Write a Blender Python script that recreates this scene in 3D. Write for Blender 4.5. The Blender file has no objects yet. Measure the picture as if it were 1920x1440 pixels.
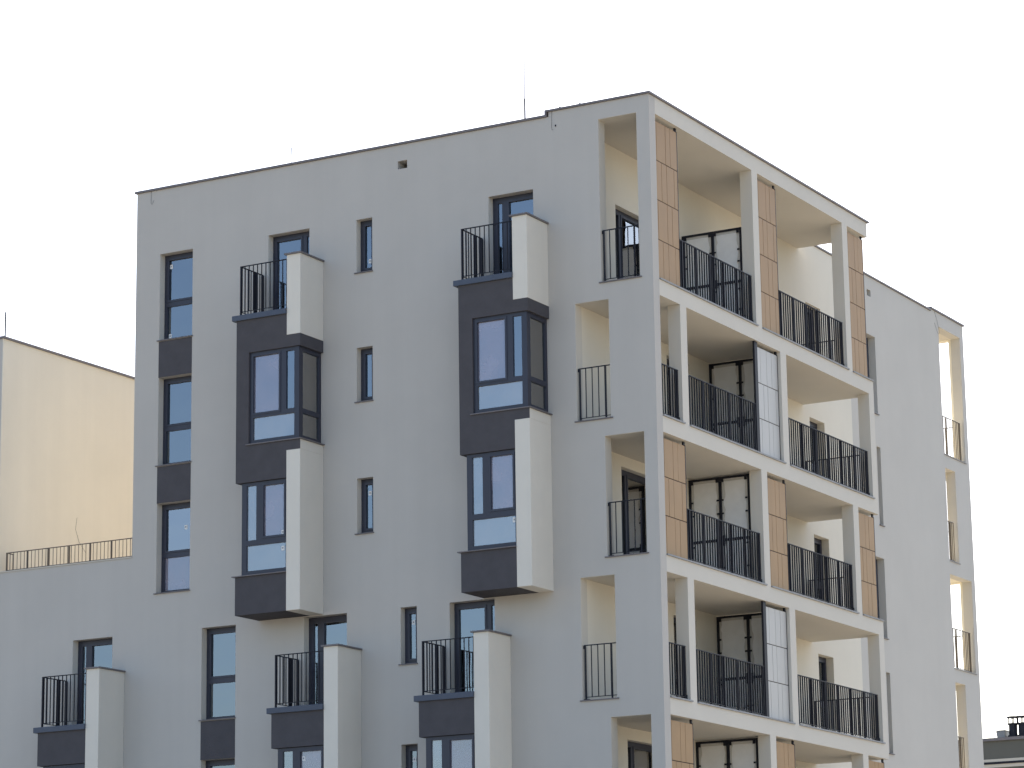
import bpy, bmesh, math, random
from mathutils import Vector, Matrix
random.seed(7)
R = math.radians
scene = bpy.context.scene
col = scene.collection

# ------------------------------------------------------------------ camera
GROUND = -21.95                      # z = 0 is the top of the parapet over the corner
cam_d = bpy.data.cameras.new('camera')
cam = bpy.data.objects.new('camera', cam_d); col.objects.link(cam)
cam_d.sensor_width = 36.0
cam_d.lens = 5582.691 / 1920 * 36
cam_d.clip_start = 1.0
cam_d.clip_end = 3000
yaw, pitch, roll = 0.51199, 0.22452, -0.01453
def cam_basis():
    fw = Vector((-math.sin(yaw)*math.cos(pitch), math.cos(yaw)*math.cos(pitch), math.sin(pitch)))
    r = Vector((math.cos(yaw), math.sin(yaw), 0)); u = r.cross(fw)
    c, s = math.cos(roll), math.sin(roll)
    return r*c + u*s, u*c - r*s, fw
_r, _u, _f = cam_basis()
m = Matrix.Identity(4)
for i in range(3):
    m[i][0] = _r[i]; m[i][1] = _u[i]; m[i][2] = -_f[i]
m.translation = (27.5134, -55.1883, -20.4892)
cam.matrix_world = m
scene.camera = cam

# ------------------------------------------------------------------ sky, sun, exposure
SUN_EL = R(43)
sun_dir = Vector((-0.24, 0.97, 0)).normalized()          # towards the sun, on the ground plane
sun_az = math.atan2(sun_dir.x, sun_dir.y)                # clockwise from +y
world = bpy.data.worlds.new('World'); scene.world = world
world.use_nodes = True
wn = world.node_tree
bg = wn.nodes['Background']
sky = wn.nodes.new('ShaderNodeTexSky')
sky.sky_type = 'NISHITA'
sky.sun_disc = False
sky.sun_elevation = SUN_EL
sky.sun_rotation = sun_az
sky.altitude = 100
sky.air_density = 1.0
sky.dust_density = 2.5
sky.ozone_density = 1.0
wn.links.new(sky.outputs['Color'], bg.inputs['Color'])
bg.inputs['Strength'].default_value = 0.14
sl = bpy.data.lights.new('sun', 'SUN'); sl.energy = 3.6; sl.angle = R(0.5); sl.color = (1.0, 0.93, 0.82)
so = bpy.data.objects.new('sun', sl); col.objects.link(so)
to_sun = Vector((sun_dir.x*math.cos(SUN_EL), sun_dir.y*math.cos(SUN_EL), math.sin(SUN_EL)))
so.rotation_euler = to_sun.to_track_quat('Z', 'Y').to_euler()
so.location = (0, 0, 60)
vs = scene.view_settings
vs.view_transform = 'Standard'; vs.look = 'None'; vs.gamma = 1.0; vs.use_curve_mapping = False
vs.exposure = 1.13
scene.cycles.max_bounces = 10
scene.cycles.diffuse_bounces = 6
scene.cycles.transparent_max_bounces = 16

# ------------------------------------------------------------------ materials
def mat(name, color, rough=0.8, metallic=0.0, var=0.0, var_scale=0.6, bump=0.0, bump_scale=60, spec=0.5, streak=0.0):
    mt = bpy.data.materials.new(name); mt.use_nodes = True
    nt = mt.node_tree; b = nt.nodes['Principled BSDF']
    b.inputs['Base Color'].default_value = (*color, 1)
    b.inputs['Roughness'].default_value = rough
    b.inputs['Metallic'].default_value = metallic
    b.inputs['Specular IOR Level'].default_value = spec
    geo = nt.nodes.new('ShaderNodeNewGeometry')
    if var:
        n = nt.nodes.new('ShaderNodeTexNoise'); n.inputs['Scale'].default_value = var_scale
        n.inputs['Detail'].default_value = 8; n.inputs['Roughness'].default_value = 0.62
        nt.links.new(geo.outputs['Position'], n.inputs['Vector'])
        mr = nt.nodes.new('ShaderNodeMapRange')
        mr.inputs['From Min'].default_value = 0.3; mr.inputs['From Max'].default_value = 0.7
        mr.inputs['To Min'].default_value = 1 - var; mr.inputs['To Max'].default_value = 1 + var
        nt.links.new(n.outputs['Fac'], mr.inputs['Value'])
        fac = mr.outputs['Result']
        if streak:
            mp = nt.nodes.new('ShaderNodeMapping'); mp.inputs['Scale'].default_value = (3.0, 3.0, 0.12)
            nt.links.new(geo.outputs['Position'], mp.inputs['Vector'])
            n3 = nt.nodes.new('ShaderNodeTexNoise'); n3.inputs['Scale'].default_value = 1.0; n3.inputs['Detail'].default_value = 5
            nt.links.new(mp.outputs['Vector'], n3.inputs['Vector'])
            m3 = nt.nodes.new('ShaderNodeMapRange')
            m3.inputs['From Min'].default_value = 0.3; m3.inputs['From Max'].default_value = 0.7
            m3.inputs['To Min'].default_value = 1 - streak; m3.inputs['To Max'].default_value = 1 + streak
            nt.links.new(n3.outputs['Fac'], m3.inputs['Value'])
            mm = nt.nodes.new('ShaderNodeMath'); mm.operation = 'MULTIPLY'
            nt.links.new(fac, mm.inputs[0]); nt.links.new(m3.outputs['Result'], mm.inputs[1])
            fac = mm.outputs[0]
        mx = nt.nodes.new('ShaderNodeMix'); mx.data_type = 'RGBA'; mx.blend_type = 'MULTIPLY'
        mx.inputs[0].default_value = 1.0
        mx.inputs[6].default_value = (*color, 1)
        nt.links.new(fac, mx.inputs[7])
        nt.links.new(mx.outputs[2], b.inputs['Base Color'])
    if bump:
        n2 = nt.nodes.new('ShaderNodeTexNoise'); n2.inputs['Scale'].default_value = bump_scale
        n2.inputs['Detail'].default_value = 3
        nt.links.new(geo.outputs['Position'], n2.inputs['Vector'])
        bp = nt.nodes.new('ShaderNodeBump'); bp.inputs['Strength'].default_value = bump; bp.inputs['Distance'].default_value = 0.02
        nt.links.new(n2.outputs['Fac'], bp.inputs['Height'])
        nt.links.new(bp.outputs['Normal'], b.inputs['Normal'])
    return mt

def glass_mat(name, tint, ior, see, matte=0.0, matte_col=(0.7, 0.72, 0.75)):
    mt = bpy.data.materials.new(name); mt.use_nodes = True
    nt = mt.node_tree
    for n in list(nt.nodes): nt.nodes.remove(n)
    out = nt.nodes.new('ShaderNodeOutputMaterial')
    fr = nt.nodes.new('ShaderNodeFresnel'); fr.inputs['IOR'].default_value = ior
    gl = nt.nodes.new('ShaderNodeBsdfGlossy'); gl.inputs['Roughness'].default_value = 0.015
    gl.inputs['Color'].default_value = (*tint, 1)
    geo = nt.nodes.new('ShaderNodeNewGeometry')
    n = nt.nodes.new('ShaderNodeTexNoise'); n.inputs['Scale'].default_value = 0.9; n.inputs['Detail'].default_value = 2
    nt.links.new(geo.outputs['Position'], n.inputs['Vector'])
    bp = nt.nodes.new('ShaderNodeBump'); bp.inputs['Strength'].default_value = 0.12; bp.inputs['Distance'].default_value = 0.05
    nt.links.new(n.outputs['Fac'], bp.inputs['Height']); nt.links.new(bp.outputs['Normal'], gl.inputs['Normal'])
    tr = nt.nodes.new('ShaderNodeBsdfTransparent'); tr.inputs['Color'].default_value = (*see, 1)
    mx = nt.nodes.new('ShaderNodeMixShader')
    nt.links.new(fr.outputs[0], mx.inputs[0]); nt.links.new(tr.outputs[0], mx.inputs[1]); nt.links.new(gl.outputs[0], mx.inputs[2])
    last = mx.outputs[0]
    if matte:
        df = nt.nodes.new('ShaderNodeBsdfDiffuse'); df.inputs['Color'].default_value = (*matte_col, 1)
        n4 = nt.nodes.new('ShaderNodeTexNoise'); n4.inputs['Scale'].default_value = 1.6; n4.inputs['Detail'].default_value = 6
        nt.links.new(geo.outputs['Position'], n4.inputs['Vector'])
        m4 = nt.nodes.new('ShaderNodeMapRange'); m4.inputs['From Min'].default_value = 0.3; m4.inputs['From Max'].default_value = 0.7
        m4.inputs['To Min'].default_value = matte*0.5; m4.inputs['To Max'].default_value = matte*1.5
        nt.links.new(n4.outputs['Fac'], m4.inputs['Value'])
        m5 = nt.nodes.new('ShaderNodeMixShader')
        nt.links.new(m4.outputs['Result'], m5.inputs[0]); nt.links.new(last, m5.inputs[1]); nt.links.new(df.outputs[0], m5.inputs[2])
        last = m5.outputs[0]
    nt.links.new(last, out.inputs['Surface'])
    return mt

M = dict(
    bright=mat('bounce_lit_cream_render', (0.84, 0.785, 0.66), 0.9, var=0.02, bump=0.2, bump_scale=70, spec=0.2),  # far loggia walls and slabs: sun bounce put into the colour
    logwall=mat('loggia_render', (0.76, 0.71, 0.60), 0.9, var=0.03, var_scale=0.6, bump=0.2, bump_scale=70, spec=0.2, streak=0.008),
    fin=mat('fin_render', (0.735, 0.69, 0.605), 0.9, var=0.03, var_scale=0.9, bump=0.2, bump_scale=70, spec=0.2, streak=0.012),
    steel_far=mat('glare_brown_steel', (0.085, 0.068, 0.052), 0.5),  # brown steel, with glare on the far railings put into its colour
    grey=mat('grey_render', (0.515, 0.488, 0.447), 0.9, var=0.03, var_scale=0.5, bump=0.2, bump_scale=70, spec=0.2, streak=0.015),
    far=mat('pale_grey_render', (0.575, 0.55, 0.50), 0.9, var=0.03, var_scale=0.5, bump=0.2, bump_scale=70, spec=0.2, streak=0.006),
    white=mat('white_render', (0.655, 0.615, 0.54), 0.9, var=0.025, var_scale=0.7, bump=0.3, bump_scale=70, spec=0.2),
    cream=mat('cream_render', (0.80, 0.735, 0.61), 0.9, var=0.03, var_scale=0.5, bump=0.3, bump_scale=70, spec=0.2, streak=0.015),
    dark=mat('anthracite_render', (0.087, 0.083, 0.090), 0.9, var=0.08, var_scale=3, bump=0.4, bump_scale=80, spec=0.2),
    frame=mat('anthracite_frame', (0.030, 0.033, 0.052), 0.42),
    steel=mat('dark_steel', (0.011, 0.012, 0.020), 0.55, spec=0.3),
    ledge=mat('blue_grey_metal', (0.060, 0.075, 0.11), 0.5, var=0.08, var_scale=4),
    cap=mat('grey_brown_flashing', (0.16, 0.145, 0.15), 0.55, var=0.12, var_scale=2.5),
    slate=mat('grey_stone_edge', (0.30, 0.30, 0.305), 0.7, var=0.18, var_scale=9),
    wood=mat('wood_laminate', (0.35, 0.208, 0.088), 0.55, var=0.05, var_scale=2.2, streak=0.03),
    hpl=mat('white_laminate', (0.50, 0.485, 0.455), 0.5, var=0.02, var_scale=2),
    groove=mat('dark_groove', (0.05, 0.04, 0.035), 0.8),
    plaster=mat('divider_board', (0.60, 0.575, 0.53), 0.8, var=0.06, var_scale=3),
    film=mat('protective_film', (0.80, 0.79, 0.77), 0.5, var=0.05, var_scale=4),
    room=mat('room_plaster', (0.62, 0.60, 0.56), 0.9),
    sticker=mat('sticker_paper', (0.8, 0.8, 0.78), 0.7),
    print_=mat('sticker_print', (0.25, 0.27, 0.3), 0.7),
    vent=mat('vent_shaft', (0.16, 0.14, 0.12), 0.9),
    zinc=mat('zinc_metal', (0.22, 0.22, 0.22), 0.45, metallic=0.6),
    olive=mat('olive_grey_render', (0.115, 0.115, 0.10), 0.85, var=0.06, var_scale=0.8),
    pale=mat('pale_metal_strip', (0.55, 0.51, 0.44), 0.6),
    ground=mat('dusty_ground', (0.285, 0.247, 0.19), 0.95, var=0.18, var_scale=0.12),
    tile=mat('balcony_tile', (0.42, 0.40, 0.37), 0.7, var=0.04, var_scale=2),
    glass=glass_mat('coated_glass', (0.84, 0.91, 1.0), 3.0, (0.62, 0.68, 0.72)),
    glass_whitish=glass_mat('whitish_glass', (0.86, 0.92, 1.0), 3.2, (0.7, 0.74, 0.78), matte=0.17),
    glass_lilac=glass_mat('lilac_glass', (0.88, 0.90, 1.0), 2.9, (0.7, 0.7, 0.76), matte=0.26, matte_col=(0.56, 0.52, 0.62)),
    glass_side=glass_mat('side_glass', (0.95, 0.93, 0.90), 4.6, (0.75, 0.74, 0.70)),
    glass_bay=glass_mat('bay_glass', (0.90, 0.92, 1.0), 3.5, (0.7, 0.72, 0.76)),
    glass_clear=glass_mat('clear_glass', (0.9, 0.95, 1.0), 3.0, (0.75, 0.76, 0.74)),
)

# ------------------------------------------------------------------ mesh helpers
WL = {}                               # world location of every object
class MB:
    def __init__(s): s.v = []; s.f = []
    def box(s, x0, x1, y0, y1, z0, z1):
        if x0 > x1: x0, x1 = x1, x0
        if y0 > y1: y0, y1 = y1, y0
        if z0 > z1: z0, z1 = z1, z0
        b = len(s.v)
        s.v += [(x0,y0,z0),(x1,y0,z0),(x1,y1,z0),(x0,y1,z0),(x0,y0,z1),(x1,y0,z1),(x1,y1,z1),(x0,y1,z1)]
        s.f += [tuple(b+i for i in q) for q in ((0,3,2,1),(4,5,6,7),(0,1,5,4),(1,2,6,5),(2,3,7,6),(3,0,4,7))]
        return s
    def quad(s, *p):
        b = len(s.v); s.v += [tuple(q) for q in p]; s.f.append(tuple(range(b, b+len(p)))); return s
    def tube(s, pts, r, n=6):
        pts = [Vector(p) for p in pts]; rings = []
        for i, p in enumerate(pts):
            d = (pts[min(i+1, len(pts)-1)] - pts[max(i-1, 0)]).normalized()
            a = d.cross(Vector((0.31, 0.52, 0.79))).normalized(); c = d.cross(a)
            rr = r[i] if isinstance(r, (list, tuple)) else r
            b = len(s.v)
            for k in range(n):
                t = 2*math.pi*k/n
                s.v.append(tuple(p + a*math.cos(t)*rr + c*math.sin(t)*rr))
            rings.append(b)
        for i in range(len(rings)-1):
            for k in range(n):
                s.f.append((rings[i]+k, rings[i]+(k+1) % n, rings[i+1]+(k+1) % n, rings[i+1]+k))
        s.f.append(tuple(rings[0]+k for k in reversed(range(n)))); s.f.append(tuple(rings[-1]+k for k in range(n)))
        return s
    def build(s, name, m, parent=None, bevel=0.0):
        xs, ys, zs = zip(*s.v)
        c = Vector(((min(xs)+max(xs))/2, (min(ys)+max(ys))/2, min(zs)))
        me = bpy.data.meshes.new(name)
        me.from_pydata([(x-c.x, y-c.y, z-c.z) for x, y, z in s.v], [], s.f); me.update()
        bm = bmesh.new(); bm.from_mesh(me); bmesh.ops.recalc_face_normals(bm, faces=bm.faces); bm.to_mesh(me); bm.free()
        me.materials.append(m)
        o = bpy.data.objects.new(name, me); col.objects.link(o)
        if parent is not None:
            o.parent = parent; o.location = c - WL[parent]
        else:
            o.location = c
        WL[o] = c
        if bevel:
            bv = o.modifiers.new('bevel', 'BEVEL'); bv.width = bevel; bv.segments = 2; bv.limit_method = 'ANGLE'
        return o

def thing(name, label, cat, loc, group=None):
    o = bpy.data.objects.new(name, None); col.objects.link(o); o.location = loc; WL[o] = Vector(loc)
    o['label'] = label; o['category'] = cat
    if group: o['group'] = group
    return o

class Face:
    """a wall plane: u along it, d into it, z up"""
    def __init__(s, axis, at): s.axis, s.at = axis, at
    def box(s, mb, u0, u1, d0, d1, z0, z1):
        if s.axis == 'y': mb.box(u0, u1, s.at+d0, s.at+d1, z0, z1)          # looks to -y
        elif s.axis == 'x': mb.box(s.at-d1, s.at-d0, u0, u1, z0, z1)        # looks to +x
        elif s.axis == '-x': mb.box(s.at+d0, s.at+d1, u0, u1, z0, z1)       # looks to -x
        else: mb.box(u0, u1, s.at-d1, s.at-d0, z0, z1)                      # looks to +y
    def pt(s, u, d, z):
        return {'y': (u, s.at+d, z), 'x': (s.at-d, u, z), '-x': (s.at+d, u, z), '-y': (u, s.at-d, z)}[s.axis]

def sheet(mb, F, us, zs, solid, d0, d1):
    """an extruded plate with rectangular holes: only the outer faces are made"""
    us = sorted(set(round(u, 4) for u in us)); zs = sorted(set(round(z, 4) for z in zs))
    nu, nz = len(us)-1, len(zs)-1
    S = [[solid((us[i]+us[i+1])/2, (zs[j]+zs[j+1])/2) for j in range(nz)] for i in range(nu)]
    g = lambda i, j: 0 <= i < nu and 0 <= j < nz and S[i][j]
    P = F.pt
    for i in range(nu):
        for j in range(nz):
            if not S[i][j]: continue
            a, b, c, e = us[i], us[i+1], zs[j], zs[j+1]
            mb.quad(P(a,d0,c), P(b,d0,c), P(b,d0,e), P(a,d0,e))
            mb.quad(P(a,d1,c), P(a,d1,e), P(b,d1,e), P(b,d1,c))
            if not g(i-1, j): mb.quad(P(a,d0,c), P(a,d0,e), P(a,d1,e), P(a,d1,c))
            if not g(i+1, j): mb.quad(P(b,d0,c), P(b,d1,c), P(b,d1,e), P(b,d0,e))
            if not g(i, j-1): mb.quad(P(a,d0,c), P(a,d1,c), P(b,d1,c), P(b,d0,c))
            if not g(i, j+1): mb.quad(P(a,d0,e), P(b,d0,e), P(b,d1,e), P(a,d1,e))

def weld(o):
    me = o.data; bm = bmesh.new(); bm.from_mesh(me)
    bmesh.ops.remove_doubles(bm, verts=bm.verts, dist=0.0005)
    bmesh.ops.recalc_face_normals(bm, faces=bm.faces); bm.to_mesh(me); bm.free()

def window(parent, F, u0, u1, z0, z1, d, panes, name='window', glass='glass', sill=True, sill_over=0.04, sash=(), sticker=(), sill_u=None):
    """frame plate with pane holes; each pane and the sill are children"""
    mb = MB()
    us = [u0, u1]; zs = [z0, z1]
    for p in panes: us += [p[0], p[1]]; zs += [p[2], p[3]]
    sheet(mb, F, us, zs, lambda u, z: not any(p[0] < u < p[1] and p[2] < z < p[3] for p in panes), d, d+0.075)
    for k in sash:                       # opening leaf: a second, prouder frame
        a, b, c, e = panes[k]
        t = 0.048
        F.box(mb, a-t, b+t, d-0.014, d-0.001, c-t, c); F.box(mb, a-t, b+t, d-0.014, d-0.001, e, e+t)
        F.box(mb, a-t, a, d-0.014, d-0.001, c, e); F.box(mb, b, b+t, d-0.014, d-0.001, c, e)
    w = mb.build(name, M['frame'], parent)
    for k_, (a, b, c, e) in enumerate(panes):
        gm = glass if isinstance(glass, str) else glass[k_]
        q = MB(); F.box(q, a-0.006, b+0.006, d+0.034, d+0.046, c-0.006, e+0.006)
        q.build('pane', M[gm], w)
    for (u, z) in sticker:
        q = MB(); F.box(q, u-0.04, u+0.04, d+0.028, d+0.033, z-0.05, z+0.05); s_ = q.build('sticker', M['sticker'], w)
        q = MB(); F.box(q, u-0.02, u+0.012, d+0.0255, d+0.0275, z-0.012, z+0.024); q.build('sticker_print', M['print_'], w)
    if sill:
        a, b = sill_u or (u0-0.035, u1+0.03)
        q = MB(); F.box(q, a, b, -sill_over, d+0.02, z0-0.022, z0-0.001)
        q.build('sill', M['cap'], w)
    return w

def railing(parent, F, u0, u1, d, z0, z1, step=0.12, posts=(), deep=0.038, thin=0.011, foot=None, post_w=0.022, name='balcony_railing', m='steel'):
    mb = MB()
    F.box(mb, u0, u1, d+0.005, d+deep-0.005, z0, z0+0.016)
    n = max(2, round((u1-u0)/step))
    for i in range(n+1):
        u = u0 + 0.006 + (u1-u0-0.012)*i/n
        F.box(mb, u-thin/2, u+thin/2, d, d+deep, z0+0.0165, z1-0.0205)
    o = mb.build(name, M[m], parent)
    q = MB(); F.box(q, u0-0.005, u1+0.005, d-0.004, d+deep+0.004, z1-0.02, z1); q.build('handrail', M[m], o)
    for u in posts:
        q = MB(); F.box(q, u-post_w/2, u+post_w/2, d-0.006, d+deep+0.02, (foot if foot is not None else z0-0.005), z1-0.021)
        q.build('post', M[m], o)
    return o

# ------------------------------------------------------------------ ground
mb = MB(); mb.quad((-900,-900,GROUND),(900,-900,GROUND),(900,900,GROUND),(-900,900,GROUND))
g = mb.build('ground', M['ground']); g['kind'] = 'structure'

# ------------------------------------------------------------------ the apartment building
B = thing('apartment_building', 'grey and white apartment block with wood-screened corner loggias and dark bay windows', 'building', (-7, 11, GROUND))
F1 = Face('y', 0.0)        # long facade with the bays
F2 = Face('x', 0.0)        # loggia front
FB = Face('x', -1.91)      # loggia back wall and the wall beyond it
T = 0.29                   # thickness of the facade wall at the corner
L = 12.08                  # length of the loggia frame
XL = -13.69                # left end of the tall part
BLOCK = -17.65             # face of the left block

holes = []                 # u0,u1,z0,z1 in the facade
def hole(*a): holes.append(a)

COLW = (-13.0, -12.05)
for k in range(3): hole(COLW[0], COLW[1], -3.80-3*k, -1.70-3*k)
COL4 = (-11.70, -10.76)
for k in (3, 4): hole(COL4[0], COL4[1], -3.81-3*k, -1.71-3*k)
NAR = [(-7.51, -7.08, k) for k in range(3)] + [(-6.39, -5.97, 3), (-6.39, -5.97, 4)]
for a, b, k in NAR: hole(a, b, -2.95-3*k, -1.70-3*k)
DOORS = [(-9.92, -8.78, 0, 'right'), (-4.04, -2.90, 0, 'left'), (-8.92, -7.78, 3, 'left'), (-5.14, -4.01, 3, 'right'), (-15.37, -14.22, 3, 'left')]
for a, b, k, s in DOORS: hole(a, b, -3.80-3*k, -1.70-3*k)
LOG = [(-1.25, -0.31, -4.08, -0.375)] + [((-1.91, -1.085) if k % 2 else (-1.25, -0.305)) + (-4.08-3*k, -1.45-3*k) for k in range(1, 6)]
for h in LOG: hole(*h)
UP = [-8.40, -2.55]; LOW = [-7.41, -3.63, -13.86]
for X in UP:
    hole(X-1.55, X-0.12, -6.75, -4.78); hole(X-1.5, X-0.42, -9.75, -7.78)
for X in LOW: hole(X-1.5, X-0.42, -15.75, -13.78)
DH = [h for h in holes if h[:2] in [d_[:2] for d_ in DOORS]]
VENT = (-6.39, -6.14, -0.68, -0.49); hole(*VENT)

def facade_top(u):
    return -8.90 if u < XL else (-0.11 if u < -2.48 else 0.0)
us = [BLOCK, XL, -2.48, 0]; zs = [GROUND, -8.90, -0.11, 0]
for h in holes: us += h[:2]; zs += h[2:]
mb = MB()
sheet(mb, F1, us, zs, lambda u, z: z < facade_top(u) and not any(h[0] < u < h[1] and h[2] < z < h[3] for h in holes), 0, T)
facade = mb.build('facade_wall', M['grey'], B); weld(facade)

# reveals of the loggia openings, cream inside
for a, b, c, e in LOG:
    mb = MB(); t = 0.004
    F1.box(mb, a, a+t, 0.003, T, c, e); F1.box(mb, b-t, b, 0.003, T, c, e); F1.box(mb, a+t, b-t, 0.003, T, e-t, e)
    mb.build('lining_and_lit_reveal', M['white'], facade)

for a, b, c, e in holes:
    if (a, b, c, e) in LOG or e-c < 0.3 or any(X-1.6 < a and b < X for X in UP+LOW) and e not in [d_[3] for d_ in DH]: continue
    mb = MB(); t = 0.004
    F1.box(mb, a, a+t, 0.003, 0.2, c, e); mb.build('lining_and_lit_reveal', M['fin'], facade)  # left jambs only: stronger light from the right put into the colour
# vent shaft behind the hole in the facade
mb = MB(); a, b, c, e = VENT
F1.box(mb, a-0.02, b+0.02, T+0.001, T+0.03, c-0.02, e+0.02); mb.build('vent_back', M['vent'], B)

# windows of the left column and their dark spandrels
def tall_window(u0, u1, z0, z1, sticker=(), glass='glass'):
    tz = z1 - (z1-z0)*0.575
    up = (u0+0.13, u1-0.13, tz+0.105, z1-0.13)
    lo = (u0+0.09, u1-0.09, z0+0.075, tz-0.055)
    window(B, F1, u0+0.001, u1-0.001, z0+0.001, z1-0.001, 0.2, [up, lo], sash=(0,), sticker=sticker, sill_u=(u0-0.045, u1+0.02), glass=glass)
stk = [[(-12.83, -1.98), (-12.84, -3.67)], [], [(-12.33, -9.00+0.72)]]
for k in range(3): tall_window(COLW[0], COLW[1], -3.80-3*k, -1.70-3*k, stk[k], ('glass', 'glass', ('glass_bay', 'glass_lilac'))[k])
for k in (3, 4): tall_window(COL4[0], COL4[1], -3.81-3*k, -1.71-3*k)
def spandrel(u0, u1, z0, z1):
    mb = MB(); F1.box(mb, u0, u1, -0.006, -0.001, z0, z1); mb.build('spandrel', M['dark'], B)
for k in range(2): spandrel(COLW[0], COLW[1], -4.70-3*k, -3.83-3*k)
spandrel(COL4[0], COL4[1], -13.71, -12.84)

for a, b, k in NAR:
    z0, z1 = -2.95-3*k, -1.70-3*k
    window(B, F1, a+0.001, b-0.001, z0+0.001, z1-0.001, 0.18, [(a+0.13, b-0.13, z0+0.13, z1-0.13)], sash=(0,),
           sticker=[(b-0.145-0.04, z0+0.29)] if k == 0 else ([(b-0.21, z1-0.32)] if k > 1 else []), sill_u=(a-0.04, b+0.02))

# balcony doors behind the bay balconies
for a, b, k, s in DOORS:
    z0, z1 = -3.80-3*k, -1.70-3*k
    if s == 'right':
        panes = [(a+0.12, b-0.36, z0+0.12, z1-0.14), (b-0.20, b-0.08, z0+0.10, z1-0.12)]; sash = (0,)
    else:
        panes = [(a+0.13, a+0.24, z0+0.10, z1-0.13), (a+0.42, b-0.10, z0+0.12, z1-0.14)]; sash = (1,)
    window(B, F1, a+0.001, b-0.001, z0+0.001, z1-0.001, 0.2, panes, name='balcony_door', sash=sash, sill=False)

# ---- bays
W, D, FW = 1.73, 0.95, 0.365
def low_window(X, dz, stickers=()):
    """window under the dark band: wraps the left corner of the bay"""
    x0 = X-1.59; z0, z1 = -9.80+dz, -7.70+dz
    Fy = Face('y', -D)
    tz = -9.06+dz
    panes = [(x0+0.13, X-1.20, tz+0.05, z1-0.07), (X-1.00, X-0.455, tz+0.11, z1-0.10), (x0+0.13, X-0.41, z0+0.10, tz-0.07)]
    window(B, Fy, x0, X-FW-0.001, z0+0.001, z1-0.001, 0.05, panes, name='bay_window', sash=(1,), sill_over=0.05,
           sill_u=(X-W-0.07, X-FW-0.001), glass=('glass_whitish', 'glass_lilac', 'glass_whitish'), sticker=stickers)
    Fx = Face('-x', x0)
    window(B, Fx, -D+0.126, -0.001, z0+0.001, z1-0.001, 0.0, [(-D+0.21, -0.09, tz+0.05, z1-0.07), (-D+0.21, -0.09, z0+0.10, tz-0.07)],
           name='bay_window', sill=False, glass='glass_bay')
def corner_window(X):
    z0, z1 = -6.82, -4.70
    Fy = Face('y', -D)
    tz = -6.16
    xr = X-0.06
    panes = [(X-1.29, X-0.60, tz+0.05, z1-0.10), (X-0.41, X-0.19, tz+0.05, z1-0.08), (X-1.30, X-0.19, z0+0.09, tz-0.06)]
    window(B, Fy, X-1.389, xr, z0+0.001, z1-0.001, 0.05, panes, name='bay_window', sash=(0,), sill=False, glass=('glass_lilac', 'glass', 'glass_whitish'))
    Fx = Face('x', xr)
    window(B, Fx, -D+0.126, -0.001, z0+0.001, z1-0.001, 0.0, [(-D+0.20, -0.09, tz+0.05, z1-0.10), (-D+0.20, -0.09, z0+0.09, tz-0.06)],
           name='bay_window', sill=False, glass='glass_side')
    mb = MB()
    mb.box(X-1.45, X-1.39, -D-0.035, -D-0.001, z0-0.024, z0-0.001)
    mb.box(X-1.39, X+0.045, -D-0.035, -0.001, z0-0.024, z0-0.001)
    mb.build('sill', M['cap'], B)
def bay_railing(X, dz):
    z0, z1 = -3.72+dz, -2.635+dz
    Fy = Face('y', -D); xs = X-1.66
    railing(B, Fy, xs, X-FW-0.02, 0.035, z0, z1, step=0.118, posts=(xs+0.012,), deep=0.02, thin=0.016, post_w=0.03, foot=z0-0.09)
    Fx = Face('-x', xs)
    railing(B, Fx, -D+0.09, -0.02, 0.0, z0, z1, step=0.118, posts=(-0.34, -0.045), deep=0.02, thin=0.016, post_w=0.05, foot=z0-0.09)
def ledge_and_cap(bay, X, dz):
    xf = X-FW
    q = MB(); q.box(X-W-0.10, xf-0.001, -D-0.05, -0.001, -3.93+dz, -3.805+dz); q.build('ledge', M['ledge'], bay, bevel=0.006)
    q = MB(); q.box(xf-0.05, X+0.035, -D-0.04, -0.001, -2.56+dz, -2.525+dz); q.build('coping', M['cap'], bay)
for X in UP:
    xf, xl = X-FW, X-W
    mb = MB()
    mb.box(xl, xf, -D, 0, -4.42, -3.931)                    # balcony base
    mb.box(xl, X, -D, 0, -4.70, -4.4205)                    # band over the corner window
    mb.box(xl, X-1.39, -D, 0, -6.845, -4.7005)              # pier left of it
    mb.box(xl, xf-0.001, -D, 0, -7.69, -6.8455)             # band under it
    mb.box(xf-0.0005, X-0.001, -D, -D+0.012, -7.07, -6.8455)
    bay = mb.build('bay', M['dark'], B)
    q = MB(); q.box(xl, xf-0.001, -D, 0, -10.68, -9.823); q.build('foot', M['dark'], bay)
    q = MB(); q.box(xf, X, -D, -0.0005, -4.42, -2.561); q.build('fin', M['fin'], bay, bevel=0.006)
    q = MB(); q.box(xf, X, -D, -0.0005, -10.68, -7.0705); q.box(xf, X, -D+0.0125, -0.0005, -7.07, -6.8455); q.build('fin', M['fin'], bay, bevel=0.006)
    ledge_and_cap(bay, X, 0)
    corner_window(X)
    low_window(X, 0, [(X-0.50, -9.0+0.1), (X-0.50, -9.26)] if X == UP[0] else [(X-0.45, -9.22)])
    bay_railing(X, 0)
for X in LOW:
    xf, xl = X-FW, X-W
    mb = MB()
    mb.box(xl, xf-0.001, -D, 0, -13.69, -12.931)
    bay = mb.build('bay', M['dark'], B)
    q = MB(); q.box(xl, xf-0.001, -D, 0, -16.68, -15.823); q.build('foot', M['dark'], bay)
    q = MB(); q.box(xf, X, -D, -0.0005, -16.68, -11.561); q.build('fin', M['fin'], bay, bevel=0.006)
    ledge_and_cap(bay, X, -9)
    low_window(X, -6, [(X-0.93, -13.95)] if X == LOW[0] else [])
    bay_railing(X, -9)

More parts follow.
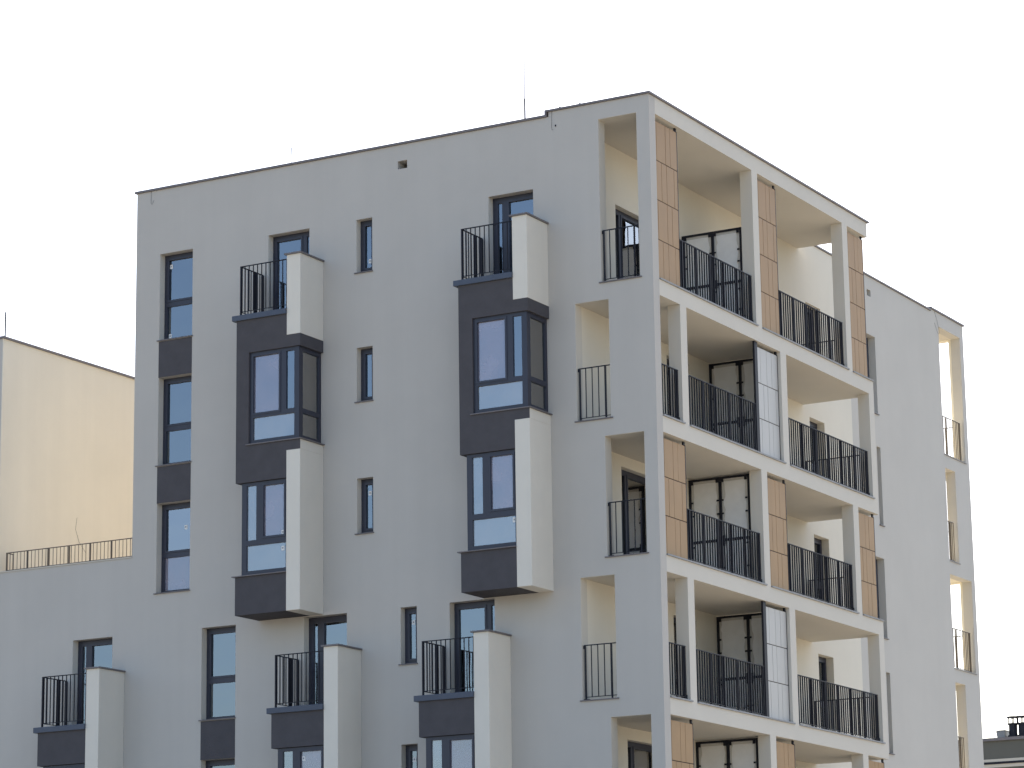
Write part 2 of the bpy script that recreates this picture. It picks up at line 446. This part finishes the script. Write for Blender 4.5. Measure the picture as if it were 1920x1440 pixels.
# ---- loggia frame
def slab_top(k): return -4.10-3*k
NS = 6
for k in range(NS):
    zt = slab_top(k)
    mb = MB(); mb.box(-1.909, 0, T+0.0005, L, zt-0.35, zt)
    s = mb.build('balcony_slab', M['white'], B)
    q = MB(); q.box(-1.905, -0.031, T+0.003, L-0.03, zt+0.0005, zt+0.03); q.build('floor_tile', M['tile'], s)
    cols = [(5.23, 5.54), (10.48, 10.80)] if k % 2 == 0 else [(1.27, 1.58), (6.51, 6.83), (11.77, L)]
    zc = (-0.38 if k == 0 else slab_top(k-1)-0.35)
    for a, b in cols:
        q = MB(); q.box(-0.30, -0.0004, a, b, zt+0.0005, zc-0.0005); q.build('column', M['white'], B)
    # stone edge between the columns
    ed = [T+0.0] + [v for c in cols for v in c] + ([L] if k % 2 == 0 else [])
    for i in range(0, len(ed)-1, 2):
        a, b = ed[i], ed[i+1]
        if b-a < 0.2: continue
        q = MB(); q.box(-0.03, 0.035, a+0.02, min(b+0.06, L-0.01), zt+0.001, zt+0.034); q.build('stone_edge', M['slate'], s)
    # railings
    zr0, zr1 = zt+0.09, zt+1.185
    ft = zt+0.036
    if k % 2 == 0: spans = [(1.50, 5.19), (6.72, 10.43)]
    else: spans = [(T+0.06, 1.22), (1.68, 5.20), (6.92, 11.70)]
    for a, b in spans:
        n = max(1, round((b-a)/0.76))
        ps = [a+0.10+(b-a-0.16)*i/n for i in range(n+1)] if b-a > 1.2 else [b-0.06]
        railing(B, F2, a, b, 0.07, zr0, zr1, step=0.122, posts=ps, deep=0.030, thin=0.013, foot=ft, post_w=0.022)
        # angle bracket fixing the railing end to the column
        q = MB(); F2.box(q, b+0.002, b+0.04, 0.07, 0.20, ft, ft+0.11); q.build('bracket', M['steel'], B)
    railing(B, Face('-y', L), -1.88, -0.34, 0.06, zr0, zr1, step=0.122, posts=(-1.84, -1.1), deep=0.03, thin=0.012, foot=zt+0.031)

    # railing in the facade opening
    a, b, c, e = LOG[k]
    railing(B, F1, a+0.03, b-0.012, 0.07, c+0.085, c+1.20, step=0.145, posts=(a+0.045, b-0.16), deep=0.02, thin=0.016, foot=c+0.024, post_w=0.024, name='opening_railing')
    q = MB(); F1.box(q, a-0.045, b+0.045, -0.04, T, c, c+0.023); q.build('sill', M['cap'], B)
    q = MB(); F1.box(q, a+0.005, a+0.12, 0.05, 0.2, c+0.0235, c+0.05); q.build('bracket', M['steel'], B)
    q = MB(); F1.box(q, a+0.006, a+0.04, 0.06, 0.12, c+1.12, c+1.19); q.build('bracket', M['steel'], B)

    # ---- privacy screens of laminate boards
    zb = zt+0.045; ztop = zc-0.10
    rows = 4 if k == 0 else 3
    if k % 2 == 0: scr = [(T+0.012, 1.475, 'wood'), (5.56, 6.69, 'wood'), (10.82, 11.93, 'wood')]
    else: scr = [(5.34, 6.48, 'hpl')]
    for a, b, mm in scr:
        q = MB(); F2.box(q, a+0.004, b-0.004, 0.092, 0.115, zb, ztop); sc = q.build('privacy_screen', M['groove'], B)
        q = MB()
        F2.box(q, b-0.002, b+0.028, 0.078, 0.135, zb-0.01, ztop+0.02)
        F2.box(q, b-0.05, b+0.02, 0.09, 0.125, ztop+0.021, zc-0.001)
        if mm == 'hpl': F2.box(q, a-0.15, a-0.004, 0.05, 0.10, zt+0.036, zc-0.002)
        q.build('screen_frame', M['steel'], sc)
        h = (ztop-zb)/rows; gv = 0.013
        q = MB()
        rr = random.Random(k*10+int(a*7))
        pats = [(0.16, 0.53, 0.72), (0.34, 0.55, 0.86), (0.16, 0.54, 0.74), (0.33, 0.55, 0.84)] if mm == 'wood' else [(0.18, 0.48, 0.72), (0.30, 0.50, 0.88), (0.16, 0.50, 0.70)]
        if mm == 'wood' and rows == 3: pats = [(0.14, 0.50, 0.70), (0.30, 0.50, 0.84), (0.16, 0.52, 0.72)]
        for r_ in range(rows):
            z1_ = ztop-h*r_; z0_ = z1_-h
            cuts = [0]+[min(0.95, max(0.05, p)) for p in pats[r_]]+[1]
            for i in range(len(cuts)-1):
                p0 = a+(b-a)*cuts[i]+gv/2*(i > 0); p1 = a+(b-a)*cuts[i+1]-gv/2*(i < len(cuts)-2)
                F2.box(q, p0, p1, 0.080+rr.uniform(-0.001, 0.001), 0.0915, z0_+(0.010 if r_ < rows-1 else 0), z1_-(0.010 if r_ > 0 else 0))
        q.build('board', M[mm], sc)

    # ---- divider between the two loggias: steel frame, boards with torn film
    yd = 5.40 if k % 2 == 0 else 6.68
    ztp = (-1.66 if k == 0 else zc-0.03)
    Fd = Face('y', yd)
    fb = MB()
    posts = (-1.885, -1.12, -0.40)
    for i, p in enumerate(posts):
        w_ = 0.06 if i == 1 else 0.05
        Fd.box(fb, p-w_/2, p+w_/2, -0.03, 0.03, zt+0.031, ztp-0.0475)
    Fd.box(fb, -1.915+0.006, -0.37, -0.035, 0.035, ztp-0.047, ztp)
    zm = zt+1.16
    Fd.box(fb, posts[0]+0.031, posts[1]-0.038, -0.028, 0.028, zm-0.03, zm+0.03); Fd.box(fb, posts[1]+0.038, posts[2]-0.031, -0.028, 0.028, zm-0.03, zm+0.03)
    for p in posts:                                          # gussets and clamps
        Fd.box(fb, p-0.10 if p > -1.8 else p+0.03, p+0.10 if p < -0.5 else p-0.03, -0.034, -0.031, ztp-0.125, ztp-0.048)
        for zz in (0.33, 0.68, 1.5, 2.1):
            z_ = ztp-0.25-(ztp-zt-0.5)*zz/2.4
            Fd.box(fb, p-0.09 if p > -1.8 else p+0.031, p+0.09 if p < -0.5 else p-0.031, -0.033, -0.0305, z_-0.02, z_+0.02)
    Fd.box(fb, posts[1]-0.11, posts[1]+0.11, -0.036, -0.0335, zm-0.10, zm+0.10)
    part = fb.build('divider', M['steel'], B)
    for (p0, p1) in ((posts[0]+0.031, posts[1]-0.039), (posts[1]+0.039, posts[2]-0.031)):
        q = MB(); Fd.box(q, p0, p1, 0.004, 0.02, zt+0.031, ztp-0.0475); q.build('divider_board', M['plaster'], part)
        # torn protective film, ragged outline
        rr = random.Random(int(p0*100)+k)
        e0, e1 = p0+0.035, p1-0.035
        za, zb_ = zt+0.10, ztp-0.11
        N = 26; left = []; right = []
        wa = rr.uniform(0, 6); wb = rr.uniform(0, 6)
        for i in range(N+1):
            z = za+(zb_-za)*i/N
            left.append((e0+0.035*abs(math.sin(wa+i*0.55))+rr.uniform(-0.012, 0.022), z))
            right.append((e1-0.035*abs(math.sin(wb+i*0.5))-rr.uniform(-0.012, 0.022), z))
        q = MB()
        for i in range(N):
            l0, l1, r0, r1 = left[i], left[i+1], right[i], right[i+1]
            d0, d1 = -0.002, 0.002
            q.quad(Fd.pt(l0[0], d0, l0[1]), Fd.pt(r0[0], d0, r0[1]), Fd.pt(r1[0], d0, r1[1]), Fd.pt(l1[0], d0, l1[1]))
            q.quad(Fd.pt(l0[0], d1, l0[1]), Fd.pt(l1[0], d1, l1[1]), Fd.pt(r1[0], d1, r1[1]), Fd.pt(r0[0], d1, r0[1]))
            q.quad(Fd.pt(l0[0], d0, l0[1]), Fd.pt(l1[0], d0, l1[1]), Fd.pt(l1[0], d1, l1[1]), Fd.pt(l0[0], d1, l0[1]))
            q.quad(Fd.pt(r0[0], d0, r0[1]), Fd.pt(r0[0], d1, r0[1]), Fd.pt(r1[0], d1, r1[1]), Fd.pt(r1[0], d0, r1[1]))
        q.build('protective_film', M['film'], part)

# roof slab over the loggias
mb = MB(); mb.box(-2.48, 0, T+0.0005, L, -0.38, 0.0); mb.build('roof_slab', M['white'], B)

# ---- loggia back wall and the wall beyond, x = -1.91
bh = []
for k in range(NS):
    zt = slab_top(k)
    if k % 2 == 0: bh.append((2.02, 3.90, zt+0.03, -1.70-3*k, 'door', k))
    else: bh.append((4.42, 5.60, zt+0.03, -1.70-3*k, 'door', k))
    bh.append((7.4, 9.2, zt+0.03, -1.70-3*k, 'door', k))
    bh.append((12.45, 13.38, -3.80-3*k, -1.69-3*k, 'win', k))
    bh.append((16.06, 17.0, -3.80-3*k, -1.69-3*k, 'win', k) if k % 2 == 0 else (16.80, 17.06, -3.80-3*k, -1.69-3*k, 'slit', k))
    bh.append((21.73, 23.38, zt+0.02, -0.40 if k == 0 else -1.45-3*k, 'log', k) if k % 2 == 0 else (21.75, 22.5, zt+0.02, -1.45-3*k, 'log', k))
bh.append((16.57, 16.83, -0.62, -0.44, 'vent', 0))
END = 23.65
SPLIT = 15.2
us = [T+0.001, L, SPLIT, 21.2, END]; zs = [GROUND, -0.38, -0.07, 0]
for h in bh: us += h[:2]; zs += h[2:4]
def far_top(u): return -0.3805 if u < L else (-0.07 if u < 21.2 else 0.0)
def mk(name, m, lo, hi):
    mb = MB()
    sheet(mb, FB, [min(hi, max(lo, u)) for u in us], zs, lambda u, z: z < far_top(u) and not any(h[0] < u < h[1] and h[2] < z < h[3] for h in bh), 0, 0.28)
    o = mb.build(name, m, B); weld(o); return o
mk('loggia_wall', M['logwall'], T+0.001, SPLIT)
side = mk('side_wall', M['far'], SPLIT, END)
for u0, u1, z0, z1, kind, k in bh:
    if kind == 'door':
        w_ = u1-u0; n = 2
        um = u0+(0.52 if w_ > 1.3 else w_*0.5)
        window(B, FB, u0+0.001, u1-0.001, z0+0.001, z1-0.001, 0.16, [(u0+0.10, um-0.06, z0+0.10, z1-0.12), (um+0.08, u1-0.11, z0+0.12, z1-0.14)], name='loggia_door', glass='glass_side', sash=(1,), sill=False)
    elif kind == 'win':
        tz = z1-1.2
        window(B, FB, u0+0.001, u1-0.001, z0+0.001, z1-0.001, 0.2, [(u0+0.12, u1-0.12, tz+0.1, z1-0.13), (u0+0.09, u1-0.09, z0+0.08, tz-0.06)], sash=(0,))
    elif kind == 'slit':
        window(B, FB, u0+0.001, u1-0.001, z0+0.001, z1-0.001, 0.2, [(u0+0.07, u1-0.07, z0+0.08, z1-0.09)])
    elif kind == 'vent':
        q = MB(); FB.box(q, u0-0.02, u1+0.02, 0.281, 0.30, z0-0.02, z1+0.02); q.build('vent_back', M['vent'], B)
    elif kind == 'log':
        railing(B, FB, u0+0.02, u1-0.10, 0.08, z0+0.07, z0+1.17, step=0.12, posts=(u0+0.5, u1-0.14) if k % 2 == 0 else (u0+0.40,), deep=0.018, thin=0.009, foot=z0+0.025, m='steel_far')
        q = MB(); FB.box(q, u0+0.003, u1+0.04, -0.03, 0.27, z0+0.001, z0+0.022); q.build('stone_edge', M['slate'], B)
    # far corner loggias: floor, inner walls
FN = Face('-y', END)
nh = []
for k in range(NS):
    z0 = slab_top(k)+0.02; z1 = -0.42 if k == 0 else -1.45-3*k
    nh.append((-4.3, -2.26, z0, z1) if k % 2 == 0 else (-4.3, -2.50, z0, z1))
us2 = [XL, -2.19, -21, -9.0]; zs2 = [GROUND, 0]
us2 = [XL, -2.1905]
for h in nh: us2 += h[:2]; zs2 += h[2:]
mb = MB()
sheet(mb, FN, us2, zs2, lambda u, z: not any(h[0] < u < h[1] and h[2] < z < h[3] for h in nh), 0, 0.27)
o = mb.build('north_wall', M['bright'], B); weld(o)
for k in range(NS):
    zt = slab_top(k)
    q = MB(); q.box(-4.6, -2.1905, 21.2, END-0.2705, zt-0.33, zt); q.build('balcony_slab', M['bright'], B)
    railing(B, FN, -4.28, -2.30, 0.05, zt+0.09, zt+1.18, step=0.122, posts=(-3.4,), deep=0.018, thin=0.008, foot=zt+0.021, m='steel_far')
mb = MB()
mb.box(-4.9, -4.6005, 21.2, END-0.2705, GROUND, -0.05); mb.box(-4.9, -2.1905, 20.9, 21.1995, GROUND, -0.05)
mb.build('loggia_inner_wall', M['bright'], B)
q = MB(); q.box(-4.6, -2.1905, 21.2, END-0.2705, -0.40, -0.05); q.build('roof_slab', M['white'], B)

# ---- the rest of the shell
q = MB(); q.box(XL, XL+0.3, T+0.0005, END-0.2705, GROUND, -0.11); q.build('end_wall', M['white'], B)
q = MB(); q.box(XL+0.301, -2.4805, T+0.001, 20.899, -0.60, -0.35); q.build('roof', M['slate'], B)
# parapet flashings
def cap(*b):
    q = MB(); q.box(*b); q.build('parapet_cap', M['cap'], B, bevel=0.004)
cap(XL-0.05, -2.4805-0.03, -0.045, T+0.06, -0.109, -0.055)
cap(-2.51, 0.045, -0.045, T+0.04, 0.001, 0.050)
cap(-0.40, 0.045, T+0.0405, L+0.09, 0.001, 0.050)
cap(-2.56, -0.4005, L-0.3, L+0.09, 0.001, 0.050)
cap(-2.56, -2.511, -0.05, L-0.3005, -0.054, 0.050)
cap(-2.25, -1.87, L+0.0905, 21.15, -0.069, -0.020)
cap(-2.6, -1.87, 21.151, END+0.07, 0.001, 0.055)
cap(-4.9, -2.601, 21.1, END+0.06, 0.001, 0.055)
cap(XL-0.05, XL+0.34, T+0.0605, END, -0.109, -0.055)
cap(XL-0.05, -4.901, END-0.3, END+0.05, 0.001, 0.05)
# joint clips standing on the long flashing
q = MB()
for x in (-12.6, -11.3, -10.7, -9.6, -7.4, -4.6): q.box(x-0.02, x+0.02, 0.0, 0.12, -0.0545, -0.035)
for x in (-2.2, -1.7): q.box(x-0.015, x+0.015, 0.0, 0.1, 0.0505, 0.085)
q.build('flashing_clip', M['zinc'], B)

# lightning rods and the loose wires on the facade
q = MB(); q.tube([(-4.735, 3, -0.34), (-4.735, 3, 1.55), (-4.73, 3, 1.56), (-4.715, 3, 2.55)], [0.022, 0.020, 0.0150, 0.0115]); q.build('lightning_rod', M['steel'], B)
q = MB(); q.tube([(-12.606, 5, -0.34), (-12.606, 5, 1.9), (-12.606, 5, 2.2)], [0.009, 0.009, 0.016]); q.build('lightning_rod', M['zinc'], B)
def wire(F, pts):
    q = MB(); q.tube([F.pt(u, -0.012, z) for u, z in pts], 0.003, 5); q.build('wire', M['steel'], B)
wire(F1, [(-13.27, -0.11), (-13.275, -0.33), (-13.27, -0.42), (-13.24, -0.435), (-13.22, -0.40), (-13.21, -0.36), (-13.18, -0.345)])
wire(F1, [(-2.39, -0.01), (-2.40, -0.25), (-2.40, -0.38), (-2.385, -0.43), (-2.36, -0.42)])
q = MB(); F1.box(q, -2.315, -2.29, -0.015, -0.001, -0.36, -0.32); q.build('wire_clip', M['steel'], B)
wire(FB, [(21.45, -0.02), (21.62, -0.25), (21.75, -0.5), (21.78, -0.60), (21.70, -0.63), (21.60, -0.58), (21.50, -0.45), (21.42, -0.36)])

# terrace of the low wing on the left
q = MB(); q.box(BLOCK+0.001, XL-0.001, T+0.0005, 15.9, -9.75, -9.45); q.build('terrace_floor', M['tile'], B)
q = MB(); q.box(BLOCK+0.001, XL-0.001, -0.02, T+0.03, -8.899, -8.872); q.build('terrace_coping', M['pale'], B)
railing(B, F1, BLOCK+0.16, XL-0.02, 0.10, -8.845, -8.405, step=0.108, posts=[BLOCK+0.175+0.62*i for i in range(7) if BLOCK+0.175+0.62*i < XL-0.05], deep=0.012, thin=0.010, post_w=0.028, foot=-8.8715, name='terrace_railing', m='steel_far')
railing(B, Face('x', BLOCK+0.16), 0.125, 0.34, -0.02, -8.845, -8.405, step=0.108, posts=(), deep=0.012, thin=0.010, post_w=0.028, foot=-9.449, name='terrace_railing', m='steel_far')

# rooms behind the glass: floors and partition walls
q = MB()
for k in range(-1, NS):
    zt = -4.02-3*k
    if k == -1:
        continue
    q.box(XL+0.301, -2.1905, T+0.001, 20.899, zt-0.3, zt)
q.build('floor_slab', M['room'], B)
q = MB()
for k in range(NS):
    z0 = -4.02-3*k+0.001; z1 = (-0.601 if k == 0 else -4.02-3*(k-1)-0.301)
    q.box(XL+0.301, -5.6, 4.6, 4.75, z0, z1)
    for x in (-11.9+1.4, -7.75, -5.75): q.box(x-0.06, x+0.06, T+0.001, 4.599, z0, z1)
    q.box(-5.6, -5.45, 4.6, 20.89, z0, z1)
    for y in (6.2, 11.0, 14.6, 18.5): q.box(-5.449, -2.1905, y-0.06, y+0.06, z0, z1)
q.build('partition_wall', M['room'], B)

# ------------------------------------------------------------------ the block at the left edge
N = thing('apartment_block', 'plain neighbouring block with a cream end wall behind the terrace railing', 'building', (-21, 8, GROUND))
q = MB(); q.box(-26, BLOCK-0.0205, 0, T, GROUND, -3.13); q.build('facade_wall', M['grey'], N)
q = MB(); q.box(BLOCK-0.02, BLOCK, 0.0, 16, GROUND, -3.13); q.build('end_wall', M['cream'], N)
q = MB(); q.box(-26, BLOCK-0.0205, T+0.0005, 16, GROUND, -3.4); q.build('roof', M['slate'], N)
q = MB(); q.box(-26, BLOCK+0.045, -0.045, T+0.05, -3.129, -3.075); q.box(BLOCK-0.39, BLOCK+0.045, T+0.0505, 16.04, -3.129, -3.075); q.build('parapet_cap', M['cap'], N)
q = MB()
for y in (3.0, 5.4, 7.8): q.box(BLOCK-0.05, BLOCK-0.02, y-0.02, y+0.02, -3.0745, -3.05)
q.build('flashing_clip', M['zinc'], N)
q = MB(); q.tube([(BLOCK-0.02, 0.08, -3.08), (BLOCK-0.02, 0.08, -2.45)], 0.018); q.build('lightning_rod', M['steel'], N)
q = MB(); q.tube([(BLOCK+0.008, 3.0, -7.1), (BLOCK+0.008, 2.95, -7.4), (BLOCK+0.008, 3.1, -7.7), (BLOCK+0.008, 3.4, -7.95)], 0.003, 5); q.build('wire', M['steel'], N)

# ------------------------------------------------------------------ the low roof at the right edge
S = thing('low_building', 'olive grey flat-roofed building with vent stacks low behind the right edge', 'building', (0, 62, GROUND))
YB = 57.0
q = MB(); q.box(-24, 14, YB, YB+14, GROUND, -8.30); q.build('wall', M['olive'], S)
q = MB(); q.box(-24.1, 14.1, YB-0.10, YB+14.1, -8.299, -8.18); q.build('parapet_cap', M['cap'], S)
q = MB(); q.box(-24, 14, YB-0.06, YB-0.001, -9.35, -9.02); q.build('eaves_strip', M['pale'], S)
q = MB(); q.box(-24, 14, YB-0.10, YB-0.061, -9.22, -9.13); q.build('gutter', M['steel'], S)
def stack(x, y):
    q = MB()
    q.tube([(x, y, -8.18), (x, y, -7.60)], 0.17, 14); q.tube([(x, y, -7.60), (x, y, -7.54)], 0.21, 14)
    q.tube([(x, y, -8.18), (x, y, -8.02)], 0.22, 14)
    for a in range(4):
        t = a*math.pi/2+0.5
        q.tube([(x+0.17*math.cos(t), y+0.17*math.sin(t), -7.55), (x+0.17*math.cos(t), y+0.17*math.sin(t), -7.33)], 0.022, 5)
    q.tube([(x, y, -7.33), (x, y, -7.27)], 0.23, 14)
    q.build('vent_stack', M['steel'], S)
for x in (-13.43, -13.03, -12.2): stack(x, 58.0)
# a sheet-metal roof fan with a slanted hood
q = MB()
x0, x1, y0, y1, z0, z1 = -14.05, -13.68, 57.7, 58.5, -8.179, -7.86
q.v += [(x0+0.06, y0, z0), (x1, y0, z0), (x1, y1, z0), (x0+0.06, y1, z0), (x0, y0, z1), (x1, y0, z1+0.02), (x1, y1, z1+0.02), (x0, y1, z1)]
q.f += [(0,3,2,1), (4,5,6,7), (0,1,5,4), (1,2,6,5), (2,3,7,6), (3,0,4,7)]
q.box(x0-0.02, x1+0.02, y0-0.02, y1+0.02, z1+0.0215, z1+0.05)
q.build('roof_fan', M['zinc'], S)
